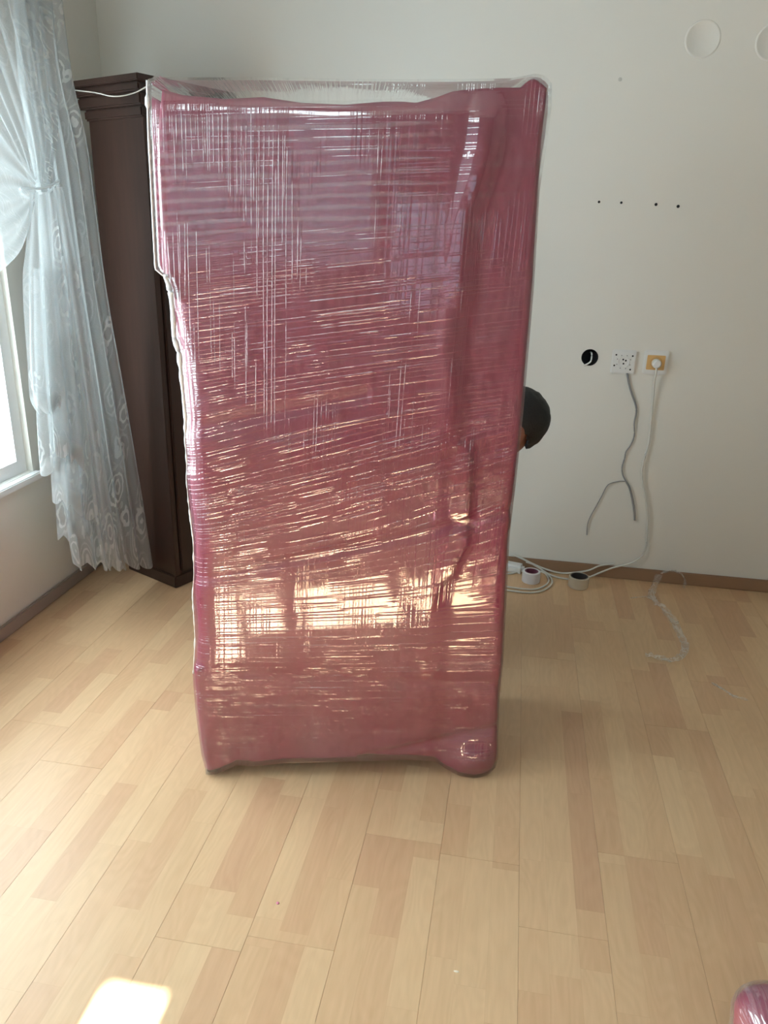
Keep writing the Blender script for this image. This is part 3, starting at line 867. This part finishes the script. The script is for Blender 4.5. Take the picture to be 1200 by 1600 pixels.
# ------------------------------------------------------------------ tape rolls
def tape_roll(loc, r, h, hole, m_side, m_core, m_core_in, label, ratio=.13):
    o = tag(empty('tape_roll', loc), label, 'tape roll', 'tape rolls by the back wall')
    bm = bmesh.new()
    lathe_bm(bm, [(hole + .004, 0.0), (r - .002, 0.0), (r, 0.002), (r, h - 0.002), (r - .002, h), (hole + .004, h), (hole + .004, 0.0)], 48)
    obj_bm('tape', bm, m_side, o, True, 35)
    bm = bmesh.new()
    lathe_bm(bm, [(hole, 0.0), (hole + .004, 0.0), (hole + .004, h), (hole, h), (hole, 0.0)], 48)
    obj_bm('core', bm, m_core, o, True, 35)
    return o
M_TAPEW = simple('white_tape', (0.72, 0.70, 0.72, 1), 0.3)
M_CORE1 = simple('purple_core', rgb(118, 62, 78), 0.6)
M_TAPEC = simple('clear_tape', rgb(196, 184, 164), 0.22)
M_CORE2 = simple('dark_core', rgb(62, 56, 54), 0.6)
tape_roll(on_floor(829, 908), 0.040, 0.050, 0.026, M_TAPEW, M_CORE1, M_CORE1, 'white tape roll with purple core inside the cable loop')
tape_roll(on_floor(903, 916), 0.044, 0.050, 0.034, M_TAPEC, M_CORE2, M_CORE2, 'clear tape roll with dark core standing right of the cable loop')

# ------------------------------------------------------------------ film scraps on the floor
def ribbon(name, pts, wid, label, seed, lift=0.012):
    path = catmull([fl(x, y, z, 0.035) for x, y, z in pts], 10)
    org = path[len(path) // 2].copy(); org.z = 0
    verts, faces = [], []
    NS = 7
    for i, p in enumerate(path):
        tn = (path[min(i + 1, len(path) - 1)] - path[max(i - 1, 0)]); tn.z = 0; tn.normalize()
        sd_ = Vector((-tn.y, tn.x, 0))
        for k in range(NS):
            s = k / (NS - 1) - .5
            w = wid * (0.6 + 0.6 * abs(nz(i * .16, seed, 2)))
            q = p + sd_ * (s * w) - org
            q.z = max(0.002, q.z + lift * (nz(i * .35, s * 5, seed) + .35))
            verts.append(q)
    for i in range(len(path) - 1):
        for k in range(NS - 1):
            a = i * NS + k; faces.append((a, a + 1, a + NS + 1, a + NS))
    o = obj_from(name, verts, faces, M_SCRAP); o.location = org
    return tag(o, label, 'film scrap')
ribbon('film_scrap', [(1030, 899, .03), (1024, 912, .02), (1018, 932, .006), (1034, 950, .006), (1050, 968, .006), (1062, 990, .005), (1070, 1010, .004), (1066, 1024, .003), (1050, 1033, .003), (1028, 1028, .003), (1008, 1024, .003)], 0.042, 'crumpled strand of clear stretch film curling on the floor near the wall', 1.0)
ribbon('film_scrap', [(1032, 897, .03), (1050, 893, .045), (1066, 900, .04), (1070, 912, .02), (1068, 920, .004)], 0.020, 'small loop of clear film standing against the skirting board', 2.0)
ribbon('film_scrap', [(985, 935, .003), (1000, 933, .003), (1018, 932, .004)], 0.012, 'short flat wisp of clear film left of the crumpled strand', 4.0, .004)
ribbon('film_scrap', [(1112, 1068, .002), (1130, 1078, .003), (1146, 1088, .006), (1168, 1094, .002)], 0.018, 'thin wisp of clear film lying alone on the boards at right', 3.0, .006)
M_BIT = simple('pink_bit', rgb(205, 120, 140), 0.5); M_BITW = simple('pale_bit', rgb(240, 228, 205), 0.5)
def speck(px, py, r, mat, label, sx=1.0):
    p = on_floor(px, py); bm = bmesh.new()
    bmesh.ops.create_icosphere(bm, subdivisions=2, radius=r)
    for v in bm.verts:
        v.co *= 1 + .35 * nz(v.co.x * 300, v.co.y * 300, v.co.z * 300 + px); v.co.x *= sx; v.co.z = max(-.0, v.co.z * .6)
    o = obj_bm('foam_crumb', bm, mat, None, True); o.location = p
    tag(o, label, 'crumb')
speck(434, 1411, .004, M_BIT, 'tiny pink foam crumb on the floor in front of the wrapped cabinet')
speck(713, 1518, .0024, M_BITW, 'tiny pale crumb on the floor boards near the bottom edge', 2.6)

# ------------------------------------------------------------------ second wrapped piece, lower right corner
q0 = on_floor(1166, 1522, 0.30)
bun = tag(empty('wrapped_bundle', (q0.x - .014, q0.y - .25, 0)), 'low pink foam wrapped bundle cut off by the right edge', 'bundle')
bm = bmesh.new()
bmesh.ops.create_cube(bm, size=1.0)
bmesh.ops.subdivide_edges(bm, edges=bm.edges, cuts=35, use_grid_fill=True)
SXB, SYB, SZB, RB = 0.55, 0.62, 0.30, 0.055
hb = Vector((SXB / 2, SYB / 2, SZB / 2))
for v in bm.verts:
    p = Vector((v.co.x * SXB, v.co.y * SYB, v.co.z * SZB))
    q = Vector([max(-(h_ - RB), min(h_ - RB, a_)) for a_, h_ in zip(p, hb)])
    d = p - q
    p = q + d.normalized() * RB if d.length > 1e-6 else p
    p = Vector((SXB / 2 + p.x, -SYB / 2 + .27 + p.y, SZB / 2 + p.z))
    if p.z > .01:
        p += Vector((nz(p.x * 9, p.y * 9, p.z * 9) * .016, nz(p.y * 11, 3, p.z * 8) * .016, .012 * nz(p.x * 12, p.y * 12, 7)))
    v.co = p
M_FOAM2 = M_FOAM
fo = obj_bm('foam_wrap', bm, M_FOAM2, bun, True, 80)
bm2 = bmesh.new(); bm2.from_mesh(fo.data)
for v in bm2.verts:
    v.co += v.normal * 0.006 if v.co.z > .02 else Vector((0, 0, 0))
obj_bm('stretch_film', bm2, M_SCRAP, bun, True, 80)

# ------------------------------------------------------------------ person crouching behind the cabinet
HC = on_plane(811, 655, (0, 1, 0), 2.52)
t = NT('skin'); c = t.coord()
t.principled(Base_Color=t.mixc(t.noise(c, 20.0), (0.30, 0.125, 0.085, 1), (0.36, 0.16, 0.11, 1)), Roughness=0.5, Subsurface_Weight=0.05)
M_SKIN = t.mat
t = NT('black_hair'); c = t.coord()
hn = t.noise(t.mapping(c, (40, 160, 40)), 3.0, 3.0)
t.principled(Base_Color=t.mixc(hn, (0.006, 0.006, 0.007, 1), (0.022, 0.021, 0.022, 1)), Roughness=0.55, Normal=t.bump(hn, 0.5, 0.004))
M_HAIR = t.mat
M_SHIRT = simple('dark_shirt', (0.03, 0.035, 0.05, 1), 0.8, bump=.3, bscale=40)
M_TROUS = simple('blue_trousers', (0.05, 0.07, 0.12, 1), 0.85, bump=.3, bscale=60)
M_SHOE = simple('black_shoe', (0.02, 0.02, 0.02, 1), 0.5)
ORG = Vector((HC.x - .36, HC.y + .06, 0))
def skin_mesh(name, nodes, edges, root, mat, parent=None, sub=2):
    me = bpy.data.meshes.new(name)
    keys = list(nodes)
    me.from_pydata([tuple(Vector(nodes[k][0]) - ORG) for k in keys], [(keys.index(a), keys.index(b)) for a, b in edges], [])
    o = bpy.data.objects.new(name, me); COL.objects.link(o)
    md = o.modifiers.new('skin', 'SKIN'); md.use_smooth_shade = True
    ss = o.modifiers.new('sub', 'SUBSURF'); ss.levels = sub; ss.render_levels = sub
    for i, k_ in enumerate(keys):
        r = nodes[k_][1]; r = r if isinstance(r, tuple) else (r, r)
        me.skin_vertices[0].data[i].radius = r
        me.skin_vertices[0].data[i].use_root = (k_ == root)
    me.materials.append(mat)
    if parent: o.parent = parent
    else: o.location = ORG
    return o
V = Vector
pel = ORG + V((-.02, .06, .34)); ch = ORG + V((.12, .02, .66)); nk0 = ORG + V((.22, -.02, .765))
neck = HC + V((.004, .0, -.062)); 
nd = {'pelvis': (pel, .125), 'waist': (ORG + V((.05, .045, .50)), .115), 'chest': (ch, .135), 'neckb': (nk0, .075), 'neck': (neck, .060),
      'skull': (HC + V((-.004, 0, -.005)), (.078, .082)), 'crown': (HC + V((.012, 0, .055)), .055),
      'face': (HC + V((-.055, 0, -.030)), .060), 'chin': (HC + V((-.075, 0, -.080)), .030), 'nose': (HC + V((-.118, 0, -.028)), .012)}
ed = [('pelvis', 'waist'), ('waist', 'chest'), ('chest', 'neckb'), ('neckb', 'neck'), ('neck', 'skull'), ('skull', 'crown'), ('skull', 'face'), ('face', 'chin'), ('face', 'nose')]
yb_of = lambda x: A.y + (x - A.x) * ub.y / ub.x + DEP / math.cos(BYAW) + .02      # rear plane of the cabinet
shirt = {'waist2': (ORG + V((.03, .05, .44)), .135), 'waist': (ORG + V((.05, .045, .50)), .135), 'chest': (ch, .152), 'collar': (nk0, .085)}
sed = [('waist2', 'waist'), ('waist', 'chest'), ('chest', 'collar')]
trs = {'pelvis': (pel, .148), 'belt': (ORG + V((.02, .05, .44)), .132)}
ted = [('pelvis', 'belt')]
shoes = []
for sgn, nm in ((-1, 'l'), (1, 'r')):
    sh = ch + V((.05 * 0 + sgn * .15, -.02, .03)); elb = V((ch.x + sgn * .20, lerp(ch.y, yb_of(ch.x), .45), .52))
    hx_ = ch.x + sgn * .15 - .02; hd = V((hx_, yb_of(hx_) + .045, .68)); wr_ = hd + V((0, .045, -.055))
    nd.update({'sh' + nm: (sh, .055), 'el' + nm: (elb, .043), 'wr' + nm: (wr_, .028), 'pm' + nm: (hd, (.036, .018))})
    ed += [('chest', 'sh' + nm), ('sh' + nm, 'el' + nm), ('el' + nm, 'wr' + nm), ('wr' + nm, 'pm' + nm)]
    for f_, (dx, ln) in enumerate(((-.030, .060), (-.010, .072), (.010, .068), (.030, .052))):
        nd[f'k{f_}' + nm] = (hd + V((dx, -.012, .035)), .0095)
        nd[f'm{f_}' + nm] = (hd + V((dx * 1.15, -.028, .035 + ln * .5)), .0085)
        nd[f't{f_}' + nm] = (hd + V((dx * 1.2, -.036, .035 + ln)), .0075)
        ed += [('pm' + nm, f'k{f_}' + nm), (f'k{f_}' + nm, f'm{f_}' + nm), (f'm{f_}' + nm, f't{f_}' + nm)]
    nd['th1' + nm] = (hd + V((-sgn * .045, -.014, .000)), .0105); nd['th2' + nm] = (hd + V((-sgn * .066, -.028, .026)), .009)
    ed += [('pm' + nm, 'th1' + nm), ('th1' + nm, 'th2' + nm)]
    hip = pel + V((sgn * .10, -.01, -.02)); kn = V((pel.x + sgn * .19, yb_of(pel.x + sgn * .19) + .11, .46)); ank = V((pel.x + sgn * .17, pel.y - .02, .10)); toe = ank + V((sgn * .03, -.13, -.075))
    nd.update({'hip' + nm: (hip, .09), 'kn' + nm: (kn, .06), 'an' + nm: (ank, .04), 'to' + nm: (toe, .028)})
    ed += [('pelvis', 'hip' + nm), ('hip' + nm, 'kn' + nm), ('kn' + nm, 'an' + nm), ('an' + nm, 'to' + nm)]
    trs.update({'hip' + nm: (hip, .105), 'kn' + nm: (kn, .072), 'cf' + nm: (kn.lerp(ank, .5), .062), 'an' + nm: (ank + V((0, 0, .02)), .052)})
    ted += [('pelvis', 'hip' + nm), ('hip' + nm, 'kn' + nm), ('kn' + nm, 'cf' + nm), ('cf' + nm, 'an' + nm)]
    shirt.update({'sh' + nm: (sh, .070), 'el' + nm: (elb, .055), 'cu' + nm: (elb.lerp(wr_, .75), .040)})
    sed += [('chest', 'sh' + nm), ('sh' + nm, 'el' + nm), ('el' + nm, 'cu' + nm)]
    shoes.append((ank, toe))
person = skin_mesh('person', nd, ed, 'pelvis', M_SKIN)
tag(person, 'person with short black hair crouching behind the wrapped cabinet, only the head showing', 'person')
skin_mesh('shirt', shirt, sed, 'chest', M_SHIRT, person)
skin_mesh('trousers', trs, ted, 'pelvis', M_TROUS, person)
for ank, toe in shoes:
    skin_mesh('shoe', {'heel': (ank + V((0, .045, -.06)), .042), 'mid': (ank + V((0, -.03, -.058)), .045), 'toe': (toe + V((0, -.01, .018)), .040)}, [('heel', 'mid'), ('mid', 'toe')], 'mid', M_SHOE, person)
# hair cap: covers crown and back of the head (the face looks left)
bm = bmesh.new()
bmesh.ops.create_uvsphere(bm, u_segments=48, v_segments=32, radius=1.0)
dele = []
for v in bm.verts:
    p = v.co.copy()
    x, y, z = p.x * .104, p.y * .086, p.z * .108
    if x > 0: x *= 0.98
    n_ = 1 + .035 * nz(p.x * 5, p.y * 5, p.z * 5)
    v.co = V((x, y, z)) * n_
    if p.z < 0: v.co.x += .012 * p.z * (1 if p.x > 0 else 0)
for f in list(bm.faces):
    cc = f.calc_center_median()
    if (cc.x < .034 and cc.z < -.028) or (cc.x < -.045 and cc.z < .030): dele.append(f)
bmesh.ops.delete(bm, geom=dele, context='FACES')
for v in bm.verts: v.co = v.co + HC - ORG
hair = obj_bm('hair', bm, M_HAIR, person, True, 80)
md = hair.modifiers.new('thick', 'SOLIDIFY'); md.thickness = 0.012; md.offset = -1
# ears and eyes
for sgn in (-1, 1):
    bm = bmesh.new(); bmesh.ops.create_uvsphere(bm, u_segments=16, v_segments=10, radius=1)
    for v in bm.verts: v.co = V((v.co.x * .017, v.co.y * .008, v.co.z * .030)) + HC + V((.004, sgn * .083, -.030)) - ORG
    obj_bm('ear', bm, M_SKIN, person, True, 80)
    bm = bmesh.new(); bmesh.ops.create_uvsphere(bm, u_segments=12, v_segments=8, radius=.010)
    for v in bm.verts: v.co += HC + V((-.100, sgn * .030, -.012)) - ORG
    obj_bm('eye', bm, simple('eye_white', (.6, .6, .58, 1), .2) if sgn < 0 else bpy.data.materials['eye_white'], person, True, 80)
